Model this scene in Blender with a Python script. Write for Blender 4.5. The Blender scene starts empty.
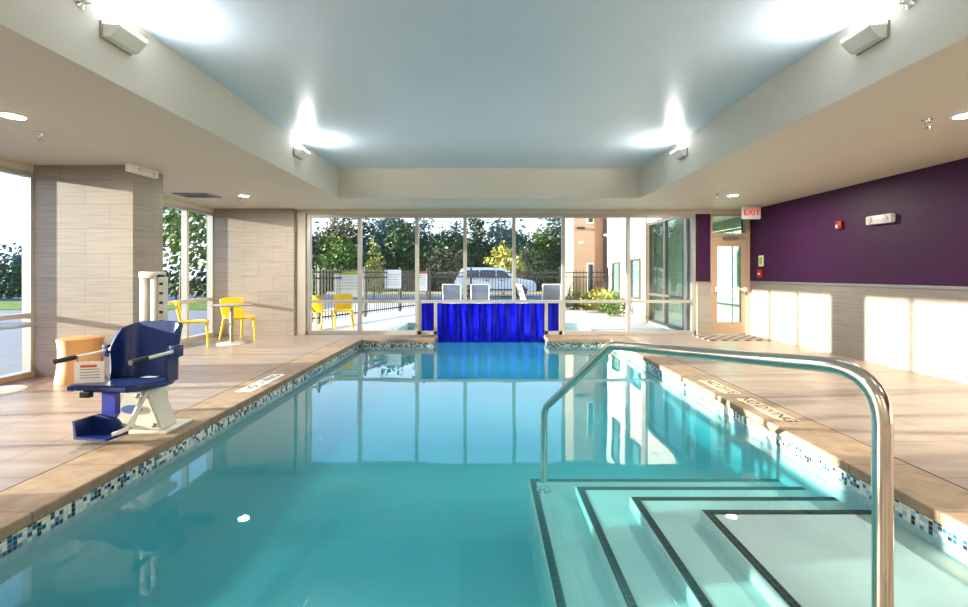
import bpy, bmesh, math, random
from mathutils import Vector, Matrix
random.seed(7)
PI = math.pi
scene = bpy.context.scene
C = scene.collection

# ------------------------------------------------------------------ materials
def lin(r, g, b):
    f = lambda c: (c/255/12.92) if c/255 <= 0.04045 else ((c/255+0.055)/1.055)**2.4
    return (f(r), f(g), f(b), 1)

class NT:
    def __init__(s, name):
        s.m = bpy.data.materials.new(name); s.m.use_nodes = True
        s.t = s.m.node_tree; s.t.nodes.clear()
        s.out = s.n('ShaderNodeOutputMaterial')
    def n(s, typ, **kw):
        nd = s.t.nodes.new(typ)
        for k, v in kw.items(): setattr(nd, k, v)
        return nd
    def l(s, a, b): s.t.links.new(a, b)
    def math(s, op, a, b=None, c=None):
        nd = s.n('ShaderNodeMath', operation=op)
        for i, v in enumerate((a, b, c)):
            if v is None: continue
            if isinstance(v, (int, float)): nd.inputs[i].default_value = v
            else: s.l(v, nd.inputs[i])
        return nd.outputs[0]
    def ramp(s, fac, stops, interp='LINEAR'):
        r = s.n('ShaderNodeValToRGB'); cr = r.color_ramp; cr.interpolation = interp
        while len(cr.elements) < len(stops): cr.elements.new(0.5)
        for e, (p, c) in zip(cr.elements, stops): e.position = p; e.color = c
        s.l(fac, r.inputs[0]); return r.outputs[0]
    def mix(s, fac, a, b, typ='MIX'):
        nd = s.n('ShaderNodeMix', data_type='RGBA', blend_type=typ)
        for sock, v in ((nd.inputs[0], fac), (nd.inputs[6], a), (nd.inputs[7], b)):
            if hasattr(v, 'is_linked'): s.l(v, sock)
            else: sock.default_value = v
        return nd.outputs[2]
    def noise(s, vec, scale, detail=3, dim='3D'):
        nd = s.n('ShaderNodeTexNoise'); nd.inputs['Scale'].default_value = scale; nd.inputs['Detail'].default_value = detail
        if vec is not None: s.l(vec, nd.inputs['Vector'])
        return nd.outputs['Fac']
    def bsdf(s, col=None, rough=0.5, metal=0, spec=0.5, **kw):
        p = s.n('ShaderNodeBsdfPrincipled')
        if col is not None:
            if hasattr(col, 'is_linked'): s.l(col, p.inputs['Base Color'])
            else: p.inputs['Base Color'].default_value = col
        p.inputs['Roughness'].default_value = rough
        p.inputs['Metallic'].default_value = metal
        p.inputs['Specular IOR Level'].default_value = spec
        for k, v in kw.items(): p.inputs[k.replace('_', ' ')].default_value = v
        s.l(p.outputs[0], s.out.inputs[0]); return p
    def bump(s, p, h, strength=0.3, dist=0.01):
        b = s.n('ShaderNodeBump'); b.inputs['Strength'].default_value = strength; b.inputs['Distance'].default_value = dist
        s.l(h, b.inputs['Height']); s.l(b.outputs[0], p.inputs['Normal'])

def pos(t):                      # object space equals world space for the setting (built in place)
    return t.n('ShaderNodeTexCoord').outputs['Object']
def sep(t, v):
    s = t.n('ShaderNodeSeparateXYZ'); t.l(v, s.inputs[0]); return s.outputs
def comb(t, x, y, z=0.0):
    c = t.n('ShaderNodeCombineXYZ')
    for i, v in enumerate((x, y, z)):
        if isinstance(v, (int, float)): c.inputs[i].default_value = v
        else: t.l(v, c.inputs[i])
    return c.outputs[0]

def plain(name, col, rough=0.5, metal=0, spec=0.5, var=0.06, nscale=6, bump=0.0):
    t = NT(name); v = pos(t)
    nz = t.noise(v, nscale, 4)
    d = tuple(c*(1-var) for c in col[:3])+(1,); e = tuple(min(1, c*(1+var)) for c in col[:3])+(1,)
    c = t.ramp(nz, [(0.3, d), (0.7, e)])
    p = t.bsdf(c, rough, metal, spec)
    if bump: t.bump(p, t.noise(v, nscale*20, 3), bump, 0.004)
    return t.m

def emis(name, col, strength):
    t = NT(name); e = t.n('ShaderNodeEmission'); e.inputs[0].default_value = col; e.inputs[1].default_value = strength
    t.l(e.outputs[0], t.out.inputs[0]); return t.m

def thin_glass(name, tint, refl=1.0):
    t = NT(name)
    tr = t.n('ShaderNodeBsdfTransparent'); tr.inputs[0].default_value = tint
    gl = t.n('ShaderNodeBsdfGlossy'); gl.inputs['Roughness'].default_value = 0.0
    gl.inputs[0].default_value = (0.95, 1, 1, 1)
    lw = t.n('ShaderNodeLayerWeight'); lw.inputs[0].default_value = 0.5
    f = t.math('MULTIPLY_ADD', t.math('POWER', lw.outputs['Facing'], 5), 0.96*refl, 0.03*refl)
    mx = t.n('ShaderNodeMixShader'); t.l(f, mx.inputs[0]); t.l(tr.outputs[0], mx.inputs[1]); t.l(gl.outputs[0], mx.inputs[2])
    t.l(mx.outputs[0], t.out.inputs[0]); return t.m

def brick(t, vec, w, h, mortar=0.004, off=0.5):
    b = t.n('ShaderNodeTexBrick', offset=off)
    b.inputs['Scale'].default_value = 1; b.inputs['Brick Width'].default_value = w; b.inputs['Row Height'].default_value = h
    b.inputs['Mortar Size'].default_value = mortar; b.inputs['Mortar Smooth'].default_value = 0.1
    b.inputs['Color1'].default_value = (0, 0, 0, 1); b.inputs['Color2'].default_value = (1, 1, 1, 1); b.inputs['Mortar'].default_value = (0.5, 0.5, 0.5, 1)
    t.l(vec, b.inputs['Vector']); return b

def stone_mat(name, base, w=0.62, h=0.31, seam=0.62):
    t = NT(name); X, Y, Z = sep(t, pos(t))
    u = t.math('ADD', X, Y)
    b = brick(t, comb(t, u, Z), w, h, 0.0035)
    grain = t.noise(comb(t, t.math('MULTIPLY', u, 1.2), t.math('MULTIPLY', Z, 26)), 1.6, 5)
    sh = lambda k: tuple(c*k for c in base[:3])+(1,)
    c = t.ramp(grain, [(0.3, sh(0.80)), (0.5, sh(1.0)), (0.72, sh(1.10))])
    tone = t.ramp(b.outputs['Color'], [(0, (0.90, 0.90, 0.91, 1)), (1, (1, 1, 1, 1))])
    c = t.mix(1.0, c, tone, 'MULTIPLY')
    c = t.mix(b.outputs['Fac'], c, sh(seam))
    p = t.bsdf(c, 0.42, 0, 0.4)
    return t.m

def floor_mat():
    t = NT('deck_tile'); X, Y, Z = sep(t, pos(t))
    b = brick(t, comb(t, t.math('ADD', X, 0.22), t.math('ADD', Y, 0.25)), 0.775, 0.62, 0.004, 0.0)
    nz = t.noise(comb(t, t.math('MULTIPLY', X, 0.9), t.math('MULTIPLY', Y, 5.0)), 1.5, 5)
    c = t.ramp(nz, [(0.3, lin(132, 116, 104)), (0.55, lin(147, 131, 119)), (0.75, lin(163, 148, 136))])
    tone = t.ramp(b.outputs['Color'], [(0, (0.93, 0.92, 0.91, 1)), (1, (1, 1, 1, 1))])
    c = t.mix(1.0, c, tone, 'MULTIPLY')
    c = t.mix(b.outputs['Fac'], c, lin(80, 70, 63))
    p = t.bsdf(c, 0.36, 0, 0.45)
    t.bump(p, t.math('SUBTRACT', 1.0, b.outputs['Fac']), 0.25, 0.003)
    return t.m

def coping_mat():
    t = NT('coping_sandstone'); v = pos(t); X, Y, Z = sep(t, v)
    b = brick(t, comb(t, t.math('ADD', X, 0.05), Y), 50, 0.61, 0.004, 0.0)
    nz = t.noise(v, 9, 6); n2 = t.noise(v, 70, 3)
    c = t.ramp(nz, [(0.3, lin(134, 113, 92)), (0.7, lin(168, 144, 117))])
    c = t.mix(t.math('MULTIPLY', n2, 0.35), c, lin(122, 98, 76))
    c = t.mix(b.outputs['Fac'], c, lin(110, 88, 68))
    p = t.bsdf(c, 0.6, 0, 0.3)
    t.bump(p, n2, 0.25, 0.003)
    return t.m

def mosaic_mat():
    t = NT('waterline_mosaic'); uv = t.n('ShaderNodeUVMap').outputs[0]
    U, V, _ = sep(t, uv)
    s = 0.026
    fu, fv = t.math('DIVIDE', U, s), t.math('DIVIDE', V, s)
    wn = t.n('ShaderNodeTexWhiteNoise', noise_dimensions='2D')
    t.l(comb(t, t.math('FLOOR', fu), t.math('FLOOR', fv)), wn.inputs['Vector'])
    c = t.ramp(wn.outputs['Value'], [(0, lin(232, 230, 214)), (0.36, lin(150, 185, 200)), (0.5, lin(36, 84, 110)), (0.66, lin(24, 44, 56)), (0.8, lin(206, 214, 210)), (0.92, lin(60, 120, 170))], 'CONSTANT')
    gu, gv = t.math('FRACT', fu), t.math('FRACT', fv)
    g = t.math('MAXIMUM', t.math('LESS_THAN', gu, 0.09), t.math('LESS_THAN', gv, 0.09))
    c = t.mix(g, c, lin(190, 188, 178))
    t.bsdf(c, 0.15, 0, 0.5); return t.m

def nosing_mat():
    t = NT('step_edge_tile'); X, Y, Z = sep(t, pos(t))
    s = 0.052
    g = t.math('MAXIMUM', t.math('LESS_THAN', t.math('FRACT', t.math('DIVIDE', X, s)), 0.09), t.math('LESS_THAN', t.math('FRACT', t.math('DIVIDE', Y, s)), 0.09))
    c = t.mix(g, lin(10, 14, 16), lin(84, 92, 92))
    t.bsdf(c, 0.7, 0, 0.1); return t.m

def plaster_mat():
    t = NT('pool_plaster'); v = pos(t)
    nz = t.noise(v, 3, 5)
    c = t.ramp(nz, [(0.3, lin(198, 202, 198)), (0.7, lin(212, 215, 210))])
    t.bsdf(c, 0.7, 0, 0.2); return t.m

def water_mat():
    t = NT('pool_water')
    tr = t.n('ShaderNodeBsdfTransparent'); tr.inputs[0].default_value = (0.97, 1, 1, 1)
    gl = t.n('ShaderNodeBsdfGlossy'); gl.inputs['Roughness'].default_value = 0.0; gl.inputs[0].default_value = (1, 1, 1, 1)
    lw = t.n('ShaderNodeLayerWeight'); lw.inputs[0].default_value = 0.5
    f = t.math('MULTIPLY_ADD', t.math('POWER', lw.outputs['Facing'], 5), 0.98, 0.02)
    v = pos(t)
    h = t.noise(v, 1.4, 1)
    b = t.n('ShaderNodeBump'); b.inputs['Strength'].default_value = 0.05; b.inputs['Distance'].default_value = 0.05
    t.l(h, b.inputs['Height']); t.l(b.outputs[0], gl.inputs['Normal'])
    mx = t.n('ShaderNodeMixShader'); t.l(f, mx.inputs[0]); t.l(tr.outputs[0], mx.inputs[1]); t.l(gl.outputs[0], mx.inputs[2])
    t.l(mx.outputs[0], t.out.inputs[0])
    va = t.n('ShaderNodeVolumeAbsorption'); va.inputs[0].default_value = WATER_COL; va.inputs[1].default_value = WATER_DENS
    vsc = t.n('ShaderNodeVolumeScatter'); vsc.inputs[0].default_value = (0.40, 0.95, 1.0, 1); vsc.inputs[1].default_value = 0.26; vsc.inputs['Anisotropy'].default_value = 0.2
    ad = t.n('ShaderNodeAddShader'); t.l(va.outputs[0], ad.inputs[0]); t.l(vsc.outputs[0], ad.inputs[1])
    t.l(ad.outputs[0], t.out.inputs['Volume'])
    return t.m
WATER_COL = (0.10, 0.85, 0.90, 1); WATER_DENS = 1.0

def leaf_mat(name, c1, c2, c3):
    t = NT(name); g = t.n('ShaderNodeNewGeometry')
    c = t.ramp(g.outputs['Random Per Island'], [(0, c1), (0.5, c2), (1, c3)])
    p = t.bsdf(c, 0.6, 0, 0.2); return t.m

def wicker_mat():
    t = NT('honey_wicker'); v = t.n('ShaderNodeTexCoord').outputs['Object']; X, Y, Z = sep(t, v)
    ang = t.math('ARCTAN2', Y, X)
    w1 = t.math('SINE', t.math('MULTIPLY', ang, 60)); w2 = t.math('SINE', t.math('MULTIPLY', Z, 260))
    w = t.math('MULTIPLY', w1, w2)
    c = t.ramp(t.math('MULTIPLY_ADD', w, 0.5, 0.5), [(0, lin(176, 122, 68)), (1, lin(214, 160, 100))])
    p = t.bsdf(c, 0.55); t.bump(p, w, 0.3, 0.004); return t.m

def grass_mat():
    t = NT('lawn'); v = pos(t)
    c = t.ramp(t.noise(v, 3, 6), [(0.3, lin(70, 98, 40)), (0.6, lin(112, 136, 62)), (0.8, lin(150, 160, 90))])
    t.bsdf(c, 0.9, 0, 0.1); return t.m

M = {}
M['soffit'] = plain('cream_paint', lin(214, 206, 190), 0.55, var=0.015, nscale=2)
M['ceiling'] = plain('pale_blue_gloss_paint', lin(206, 224, 238), 0.3, spec=0.5, var=0.015, nscale=2)
M['purple'] = plain('aubergine_paint', lin(60, 22, 60), 0.5, spec=0.25, var=0.04, nscale=2)
M['stone'] = stone_mat('pier_stone', lin(152, 142, 131))
M['wain'] = stone_mat('wainscot_stone', lin(146, 138, 128), 1.1, 0.275, 0.75)
M['floor'] = floor_mat()
M['coping'] = coping_mat()
M['mosaic'] = mosaic_mat()
M['nosing'] = nosing_mat()
M['plaster'] = plaster_mat()
M['basin'] = plain('basin_plaster', lin(174, 187, 191), 0.7, var=0.03)
M['water'] = water_mat()
M['alu'] = plain('warm_grey_aluminium', lin(186, 182, 174), 0.4, 0.35, var=0.02)
M['alu_dark'] = plain('bronze_frame', lin(92, 86, 82), 0.4, 0.4, var=0.02)
M['glass'] = thin_glass('window_glass', (0.93, 0.975, 0.98, 1), 0.8)
M['glass_green'] = thin_glass('green_glass', (0.72, 0.88, 0.86, 1), 1.6)
M['white'] = plain('white_plastic', lin(236, 234, 228), 0.35, var=0.01)
M['offwhite'] = plain('off_white_metal', lin(226, 222, 208), 0.4, var=0.02)
M['greymetal'] = plain('grey_metal', lin(150, 150, 148), 0.4, 0.5, var=0.03)
M['steel'] = plain('polished_stainless', lin(214, 206, 194), 0.13, 1.0, var=0.02)
M['chrome'] = plain('chrome', lin(220, 220, 220), 0.12, 1.0, var=0.01)
M['black'] = plain('black_rubber', lin(24, 24, 26), 0.5, var=0.05)
M['blueseat'] = plain('navy_blue_plastic', lin(14, 36, 90), 0.3, var=0.05)
M['bluepad'] = plain('cobalt_plastic', lin(18, 34, 140), 0.35, var=0.04)
M['bluebadge'] = plain('blue_badge', lin(96, 112, 176), 0.4)
M['yellow'] = plain('yellow_plastic', lin(238, 196, 10), 0.35, var=0.04)
M['wicker'] = wicker_mat()
M['wood_dark'] = plain('bin_rim', lin(110, 74, 42), 0.5)
M['door'] = plain('door_paint', lin(196, 168, 140), 0.45, var=0.02)
M['red'] = plain('red_plastic', lin(170, 20, 24), 0.35)
M['exit_red'] = emis('exit_letters', lin(235, 24, 14), 0.6)
M['lamp'] = emis('lamp_lens', (1, 0.95, 0.86, 1), 9)
M['tube'] = emis('sconce_tube', (1, 0.97, 0.93, 1), 9)
M['paper'] = plain('printed_card', lin(238, 234, 224), 0.6, var=0.02)
M['sandtile'] = plain('sand_tile', lin(214, 186, 150), 0.5)
M['ink'] = plain('grey_print', lin(150, 146, 140), 0.7)
M['orangeink'] = plain('orange_print', lin(216, 96, 60), 0.7)
M['greenink'] = plain('olive_print', lin(172, 178, 60), 0.7)
M['redink'] = plain('red_print', lin(200, 80, 60), 0.7)
M['mat'] = None
M['asphalt'] = plain('asphalt', lin(104, 108, 118), 0.9, var=0.1, nscale=3)
M['concrete'] = plain('patio_concrete', lin(204, 199, 190), 0.8, var=0.05, nscale=2)
M['grass'] = grass_mat()
M['curb'] = plain('cream_curb', lin(216, 196, 130), 0.8)
M['fence'] = plain('black_fence_paint', lin(34, 34, 38), 0.45, 0.3)
M['stucco'] = plain('white_stucco', lin(206, 196, 182), 0.9, var=0.02, nscale=12, bump=0.2)
M['stucco_tan'] = plain('tan_stucco', lin(158, 134, 114), 0.9, var=0.02, nscale=12, bump=0.2)
M['brownbrick'] = plain('brown_accent', lin(128, 98, 78), 0.8)
M['carpaint'] = plain('white_car_paint', lin(232, 232, 232), 0.2, 0.1, var=0.01)
M['carglass'] = plain('dark_car_glass', lin(40, 50, 62), 0.08, 0, 0.6)
M['sling'] = plain('grey_sling', lin(116, 124, 138), 0.7)
M['bark'] = plain('bark', lin(92, 74, 60), 0.9, var=0.25, nscale=12)
M['leaf_dark'] = leaf_mat('leaf_dark', lin(30, 50, 36), lin(44, 72, 46), lin(70, 98, 54))
M['leaf_blue'] = leaf_mat('leaf_bluegreen', lin(44, 66, 72), lin(66, 98, 96), lin(98, 130, 116))
M['leaf_mid'] = leaf_mat('leaf_mid', lin(52, 76, 34), lin(84, 110, 46), lin(120, 140, 66))
M['leaf_brown'] = leaf_mat('leaf_russet', lin(74, 66, 50), lin(106, 88, 64), lin(88, 104, 62))
M['leaf_yellow'] = leaf_mat('leaf_yellow', lin(116, 122, 48), lin(150, 146, 64), lin(176, 166, 80))

def curtain_mat():
    t = NT('blue_vinyl'); v = pos(t); X, Y, Z = sep(t, v)
    nz = t.noise(comb(t, t.math('MULTIPLY', X, 9), 0, t.math('MULTIPLY', Z, 0.8)), 1.5, 4)
    c = t.ramp(nz, [(0.3, lin(6, 6, 150)), (0.5, lin(12, 14, 226)), (0.72, lin(50, 70, 250))])
    p = t.bsdf(c, 0.12, 0, 0.5)
    tl = t.n('ShaderNodeBsdfTranslucent'); t.l(c, tl.inputs[0])
    mx = t.n('ShaderNodeMixShader'); mx.inputs[0].default_value = 0.5
    t.l(p.outputs[0], mx.inputs[1]); t.l(tl.outputs[0], mx.inputs[2]); t.l(mx.outputs[0], t.out.inputs[0])
    return t.m
M['curtain'] = curtain_mat()

def mat_mat():
    t = NT('door_mat_weave'); X, Y, Z = sep(t, pos(t))
    ck = t.n('ShaderNodeTexChecker'); ck.inputs['Scale'].default_value = 9
    t.l(pos(t), ck.inputs[0])
    ck.inputs[1].default_value = lin(60, 52, 46); ck.inputs[2].default_value = lin(150, 136, 120)
    t.bsdf(ck.outputs[0], 0.9); return t.m
M['mat'] = mat_mat()

# ------------------------------------------------------------------ mesh helpers
def new(): return bmesh.new()
def box(bm, lo, hi, bev=0.0, mtx=None):
    r = bmesh.ops.create_cube(bm, size=1)
    vs = r['verts']
    for v in vs:
        v.co = Vector((lo[i]+(v.co[i]+0.5)*(hi[i]-lo[i]) for i in range(3)))
    if bev > 0:
        es = list({e for v in vs for e in v.link_edges})
        rb = bmesh.ops.bevel(bm, geom=es, offset=bev, segments=2, affect='EDGES', profile=0.6)
        vs = list({v for f in rb['faces'] for v in f.verts} | {v for v in vs if v.is_valid})
        # every vertex of the island
        seen, st = set(vs), list(vs)
        while st:
            v = st.pop()
            for e in v.link_edges:
                o = e.other_vert(v)
                if o not in seen: seen.add(o); st.append(o)
        vs = list(seen)
    if mtx is not None: bmesh.ops.transform(bm, matrix=mtx, verts=vs)
    return vs
def tube(bm, pts, r, seg=12, cap=True, radii=None):
    pts = [Vector(p) for p in pts]; rings = []
    up = None
    for i, p in enumerate(pts):
        a = pts[max(i-1, 0)]; b = pts[min(i+1, len(pts)-1)]
        d = (b-a).normalized()
        if up is None:
            up = d.orthogonal().normalized()
        else:
            up = (up - d*up.dot(d)).normalized()
        s = d.cross(up)
        rr = radii[i] if radii else r
        rings.append([bm.verts.new(p + (up*math.cos(2*PI*k/seg) + s*math.sin(2*PI*k/seg))*rr) for k in range(seg)])
    for A, B in zip(rings, rings[1:]):
        for k in range(seg):
            bm.faces.new((A[k], A[(k+1) % seg], B[(k+1) % seg], B[k]))
    if cap:
        bm.faces.new(rings[0][::-1]); bm.faces.new(rings[-1])
def lathe(bm, prof, seg=32, c=(0, 0, 0), axis='z'):
    rings = []
    for r, h in prof:
        ring = []
        for k in range(seg):
            a = 2*PI*k/seg
            q = (r*math.cos(a), r*math.sin(a), h)
            if axis == 'x': q = (h, r*math.cos(a), r*math.sin(a))
            if axis == 'y': q = (r*math.cos(a), h, r*math.sin(a))
            ring.append(bm.verts.new(Vector(c)+Vector(q)))
        rings.append(ring)
    for A, B in zip(rings, rings[1:]):
        for k in range(seg): bm.faces.new((A[k], A[(k+1) % seg], B[(k+1) % seg], B[k]))
    bm.faces.new(rings[0][::-1]); bm.faces.new(rings[-1])
def prism(bm, poly, d0, d1, plane='xz'):
    """extrude a 2-D outline between d0 and d1 along the missing axis"""
    def P(u, v, d): return {'xz': (u, d, v), 'yz': (d, u, v), 'xy': (u, v, d)}[plane]
    A = [bm.verts.new(P(u, v, d0)) for u, v in poly]; B = [bm.verts.new(P(u, v, d1)) for u, v in poly]
    n = len(poly)
    for i in range(n): bm.faces.new((A[i], A[(i+1) % n], B[(i+1) % n], B[i]))
    bm.faces.new(A[::-1]); bm.faces.new(B)
    return A+B
def fillet(pts, r, n=6):
    pts = [Vector(p) for p in pts]; out = [pts[0]]
    for a, b, c in zip(pts, pts[1:], pts[2:]):
        d1 = (a-b).normalized(); d2 = (c-b).normalized()
        ang = d1.angle(d2); t = min(r/math.tan(ang/2), (a-b).length*0.49, (c-b).length*0.49)
        p1, p2 = b+d1*t, b+d2*t
        for k in range(n+1):
            s = k/n
            out.append(p1*(1-s)**2 + b*2*s*(1-s) + p2*s**2)
    out.append(pts[-1]); return out

def obj(name, bm, mat, parent=None, smooth=False, loc=None):
    bmesh.ops.recalc_face_normals(bm, faces=bm.faces)
    me = bpy.data.meshes.new(name); bm.to_mesh(me); bm.free()
    if mat is not None: me.materials.append(mat)
    if smooth:
        for p in me.polygons: p.use_smooth = True
        try: me.set_sharp_from_angle(angle=math.radians(smooth if smooth is not True else 40))
        except Exception: pass
    o = bpy.data.objects.new(name, me); C.objects.link(o)
    if parent is not None: o.parent = parent
    if loc is not None: o.location = loc
    return o
def tag(o, label, cat, group=None, kind=None):
    o['label'] = label; o['category'] = cat
    if group: o['group'] = group
    if kind: o['kind'] = kind
    return o
def thing(name, label, cat, loc=(0, 0, 0), rz=0, group=None):
    o = bpy.data.objects.new(name, None); C.objects.link(o); o.empty_display_size = 0.1
    o.location = loc; o.rotation_euler = (0, 0, rz)
    return tag(o, label, cat, group)
def struct(name, bm, mat, label, cat, parent=None, smooth=False):
    o = obj(name, bm, mat, parent, smooth)
    if parent is None: tag(o, label, cat, kind='structure')
    return o
def dup(root, loc, rz, label, group=None):
    r = root.copy(); C.objects.link(r); r.location = loc; r.rotation_euler = (0, 0, rz); r['label'] = label
    if group: r['group'] = group
    for ch in list(root.children):
        c = ch.copy(); C.objects.link(c); c.parent = r
        for g in list(ch.children):
            d = g.copy(); C.objects.link(d); d.parent = c
    return r
def text(name, s, size, mat, mtx, parent=None, depth=0.002):
    cu = bpy.data.curves.new(name, 'FONT'); cu.body = s; cu.size = size; cu.extrude = depth; cu.offset = size*0.012
    cu.align_x = 'CENTER'; cu.align_y = 'CENTER'
    tmp = bpy.data.objects.new(name+'_tmp', cu); C.objects.link(tmp)
    dg = bpy.context.evaluated_depsgraph_get()
    me = bpy.data.meshes.new_from_object(tmp.evaluated_get(dg))
    bpy.data.objects.remove(tmp); bpy.data.curves.remove(cu)
    me.transform(mtx); me.materials.clear(); me.materials.append(mat)
    o = bpy.data.objects.new(name, me); C.objects.link(o)
    if parent is not None: o.parent = parent
    return o
def frame_mtx(origin, xdir, ydir):
    x = Vector(xdir).normalized(); y = Vector(ydir).normalized(); z = x.cross(y)
    m = Matrix((x, y, z)).transposed().to_4x4(); m.translation = Vector(origin); return m

# ------------------------------------------------------------------ dimensions
XL, XR = -5.70, 5.66            # inner faces of the side walls
YB, YN = 9.68, -4.0             # back glazing plane, wall behind the camera
H = 2.66; HT = 3.19             # soffit, raised ceiling
HEAD = 2.57
RX0, RX1, RY0, RY1 = -2.66, 2.78, -3.0, 8.1
PX0, PX1, PY0, PY1 = -2.50, 2.50, 1.62, 8.93   # pool walls
CX0, CX1 = -1.04, 1.25          # swim-through channel
LIP = 0.04; CW = 0.42           # coping overhang and width
WZ = -0.145                     # water level
PZ = -0.95                      # pool floor

# ------------------------------------------------------------------ setting: floor, coping, pool
OX0, OX1 = PX0+LIP-CW, PX1-LIP+CW
bm = new()
box(bm, (XL-0.05, YN, -0.3), (OX0, YB+0.2, 0)); box(bm, (OX1, YN, -0.3), (XR+0.05, YB+0.2, 0))
box(bm, (OX0, YN, -0.3), (OX1, PY0+LIP-CW, 0))
box(bm, (OX0, 9.5, -0.3), (CX0-0.02, YB+0.2, 0)); box(bm, (CX1+0.02, 9.5, -0.3), (OX1, YB+0.2, 0))
struct('floor', bm, M['floor'], 'beige grey stone tile deck around the pool', 'floor')
bm = new(); t_ = 0.07
e = 0.0
box(bm, (OX0, PY0+LIP-CW, -t_), (PX0+LIP, 9.5, 0), 0.014)
box(bm, (PX1-LIP, PY0+LIP-CW, -t_), (OX1, 9.5, 0), 0.014)
box(bm, (PX0+LIP, PY0+LIP-CW, -t_), (PX1-LIP, PY0+LIP, 0), 0.006)
box(bm, (PX0+LIP, PY1-LIP, -t_), (CX0+0.03, 9.5, 0), 0.006)
box(bm, (CX1-0.03, PY1-LIP, -t_), (PX1-LIP, 9.5, 0), 0.006)
struct('trim_1', bm, M['coping'], 'sandstone coping edge around the pool', 'pool coping')

bm = new(); w = 0.2
box(bm, (PX0-w, PY0-w, PZ-0.15), (PX1+w, 13.0, PZ))
box(bm, (PX0-w, PY0-w, PZ), (PX0, PY1+w, -t_)); box(bm, (PX1, PY0-w, PZ), (PX1+w, PY1+w, -t_))
box(bm, (PX0, PY0-w, PZ), (PX1, PY0, -t_))
box(bm, (PX0, PY1, PZ), (CX0, 9.75, -t_)); box(bm, (CX1, PY1, PZ), (PX1, 9.75, -t_))
# outdoor basin
box(bm, (-2.3, 9.75, PZ), (-2.1, 12.1, -0.02)); box(bm, (2.5, 9.75, PZ), (2.7, 12.1, -0.02))
box(bm, (-2.3, 12.1, PZ), (2.7, 12.3, -0.02))
struct('pool_floor', bm, M['basin'], 'white plastered pool basin under the water', 'pool')

def strip_uv(bm, a, b, z0, z1, nrm):
    """a thin tiled slab from a to b with its face towards nrm; UVs in metres"""
    uvl = bm.loops.layers.uv.verify()
    a, b, n_ = Vector(a), Vector(b), Vector(nrm)*0.006; L_ = (b-a).length; u0 = a.x*3.7+a.y*1.3
    P_ = [(a, z0, 0), (b, z0, L_), (b, z1, L_), (a, z1, 0)]
    fr = [bm.verts.new((p.x+n_.x, p.y+n_.y, z)) for p, z, u in P_]; bk = [bm.verts.new((p.x, p.y, z)) for p, z, u in P_]
    uv = {v: (u0+u, z-z0) for v, (p, z, u) in list(zip(fr, P_))+list(zip(bk, P_))}
    for vs in [fr, bk[::-1]]+[[fr[i], bk[i], bk[(i+1) % 4], fr[(i+1) % 4]] for i in range(4)]:
        f = bm.faces.new(vs)
        for lp in f.loops: lp[uvl].uv = uv[lp.vert]
bm = new(); z0, z1 = -0.175, -t_
for a, b, n_ in (((PX0, PY0), (PX0, PY1), (1, 0, 0)), ((PX1, PY0), (PX1, PY1), (-1, 0, 0)), ((PX0+.007, PY1), (CX0, PY1), (0, -1, 0)), ((CX1, PY1), (PX1-.007, PY1), (0, -1, 0)),
                 ((CX0, PY1+.001), (CX0, 9.6), (1, 0, 0)), ((CX1, PY1+.001), (CX1, 9.6), (-1, 0, 0)), ((PX0+.007, PY0), (PX1-.007, PY0), (0, 1, 0))):
    strip_uv(bm, a+(0,), b+(0,), z0, z1, n_)
o = obj('trim_2', bm, M['mosaic']); tag(o, 'blue and cream mosaic waterline tile band', 'tile band', kind='structure')

# water: one closed body, indoor basin, channel and outdoor basin
bm = new()
q = 0.03
poly = [(PX0-q, PY0-q), (PX1+q, PY0-q), (PX1+q, PY1+q), (CX1+q, PY1+q), (CX1+q, 9.78), (2.5+q, 9.78), (2.5+q, 12.13), (-2.1-q, 12.13), (-2.1-q, 9.78), (CX0-q, 9.78), (CX0-q, PY1+q), (PX0-q, PY1+q)]
prism(bm, poly, PZ-0.03, WZ, 'xy')
struct('pool_water', bm, M['water'], 'clear teal pool water', 'water')

# corner steps, each an L-shaped tread descending away from the near right corner
steps = [(-0.225, 1.375, 2.895), (-0.31, 1.03, 3.235), (-0.39, 0.705, 3.56), (-0.47, 0.365, 3.87)]
steps_root = thing('corner_steps', 'submerged white L-shaped corner steps with dark tile edges', 'pool steps', (0, 0, 0))
for z, x, y in steps:
    bm = new(); box(bm, (x, PY0, PZ), (PX1, y, z), 0.008)
    s_ = obj('step', bm, M['plaster'], steps_root, 40)
    bm = new(); tw = 0.05
    box(bm, (x+0.01, PY0, z-0.004), (x+0.01+tw, y-0.01, z+0.003)); box(bm, (x+0.01+tw, y-0.01-tw, z-0.004), (PX1-0.01, y-0.01, z+0.003))
    obj('edge_tile', bm, M['nosing'], s_)

# ------------------------------------------------------------------ setting: ceilings and walls
bm = new(); top = 3.5
box(bm, (XL-0.3, YN-0.2, H), (RX0, YB+0.25, top)); box(bm, (RX1, YN-0.2, H), (XR+0.3, YB+0.25, top))
box(bm, (RX0, YN-0.2, H), (RX1, RY0, top)); box(bm, (RX0, RY1, H), (RX1, YB+0.25, top))
struct('soffit_ceiling', bm, M['soffit'], 'cream lowered ceiling border around the raised panel', 'ceiling')
bm = new(); box(bm, (RX0, RY0, HT), (RX1, RY1, top))
struct('ceiling', bm, M['ceiling'], 'pale blue raised ceiling panel over the pool', 'ceiling')

piers = [(-2.05, -1.5), (1.75, 2.3), (5.67, 6.2), (9.42, 9.85)]
for i, (a, b) in enumerate(piers):
    bm = new(); box(bm, (XL-0.15, a, 0), (-4.45 if i < 3 else -4.02, b, H))
    struct('pillar_%d' % (i+1), bm, M['stone'], ['stone clad pier behind the viewpoint', 'stone clad pier just left of the viewpoint', 'stone clad pier beside the white emergency light', 'stone clad pier behind the yellow chairs and table'][i], 'pillar')
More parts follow.
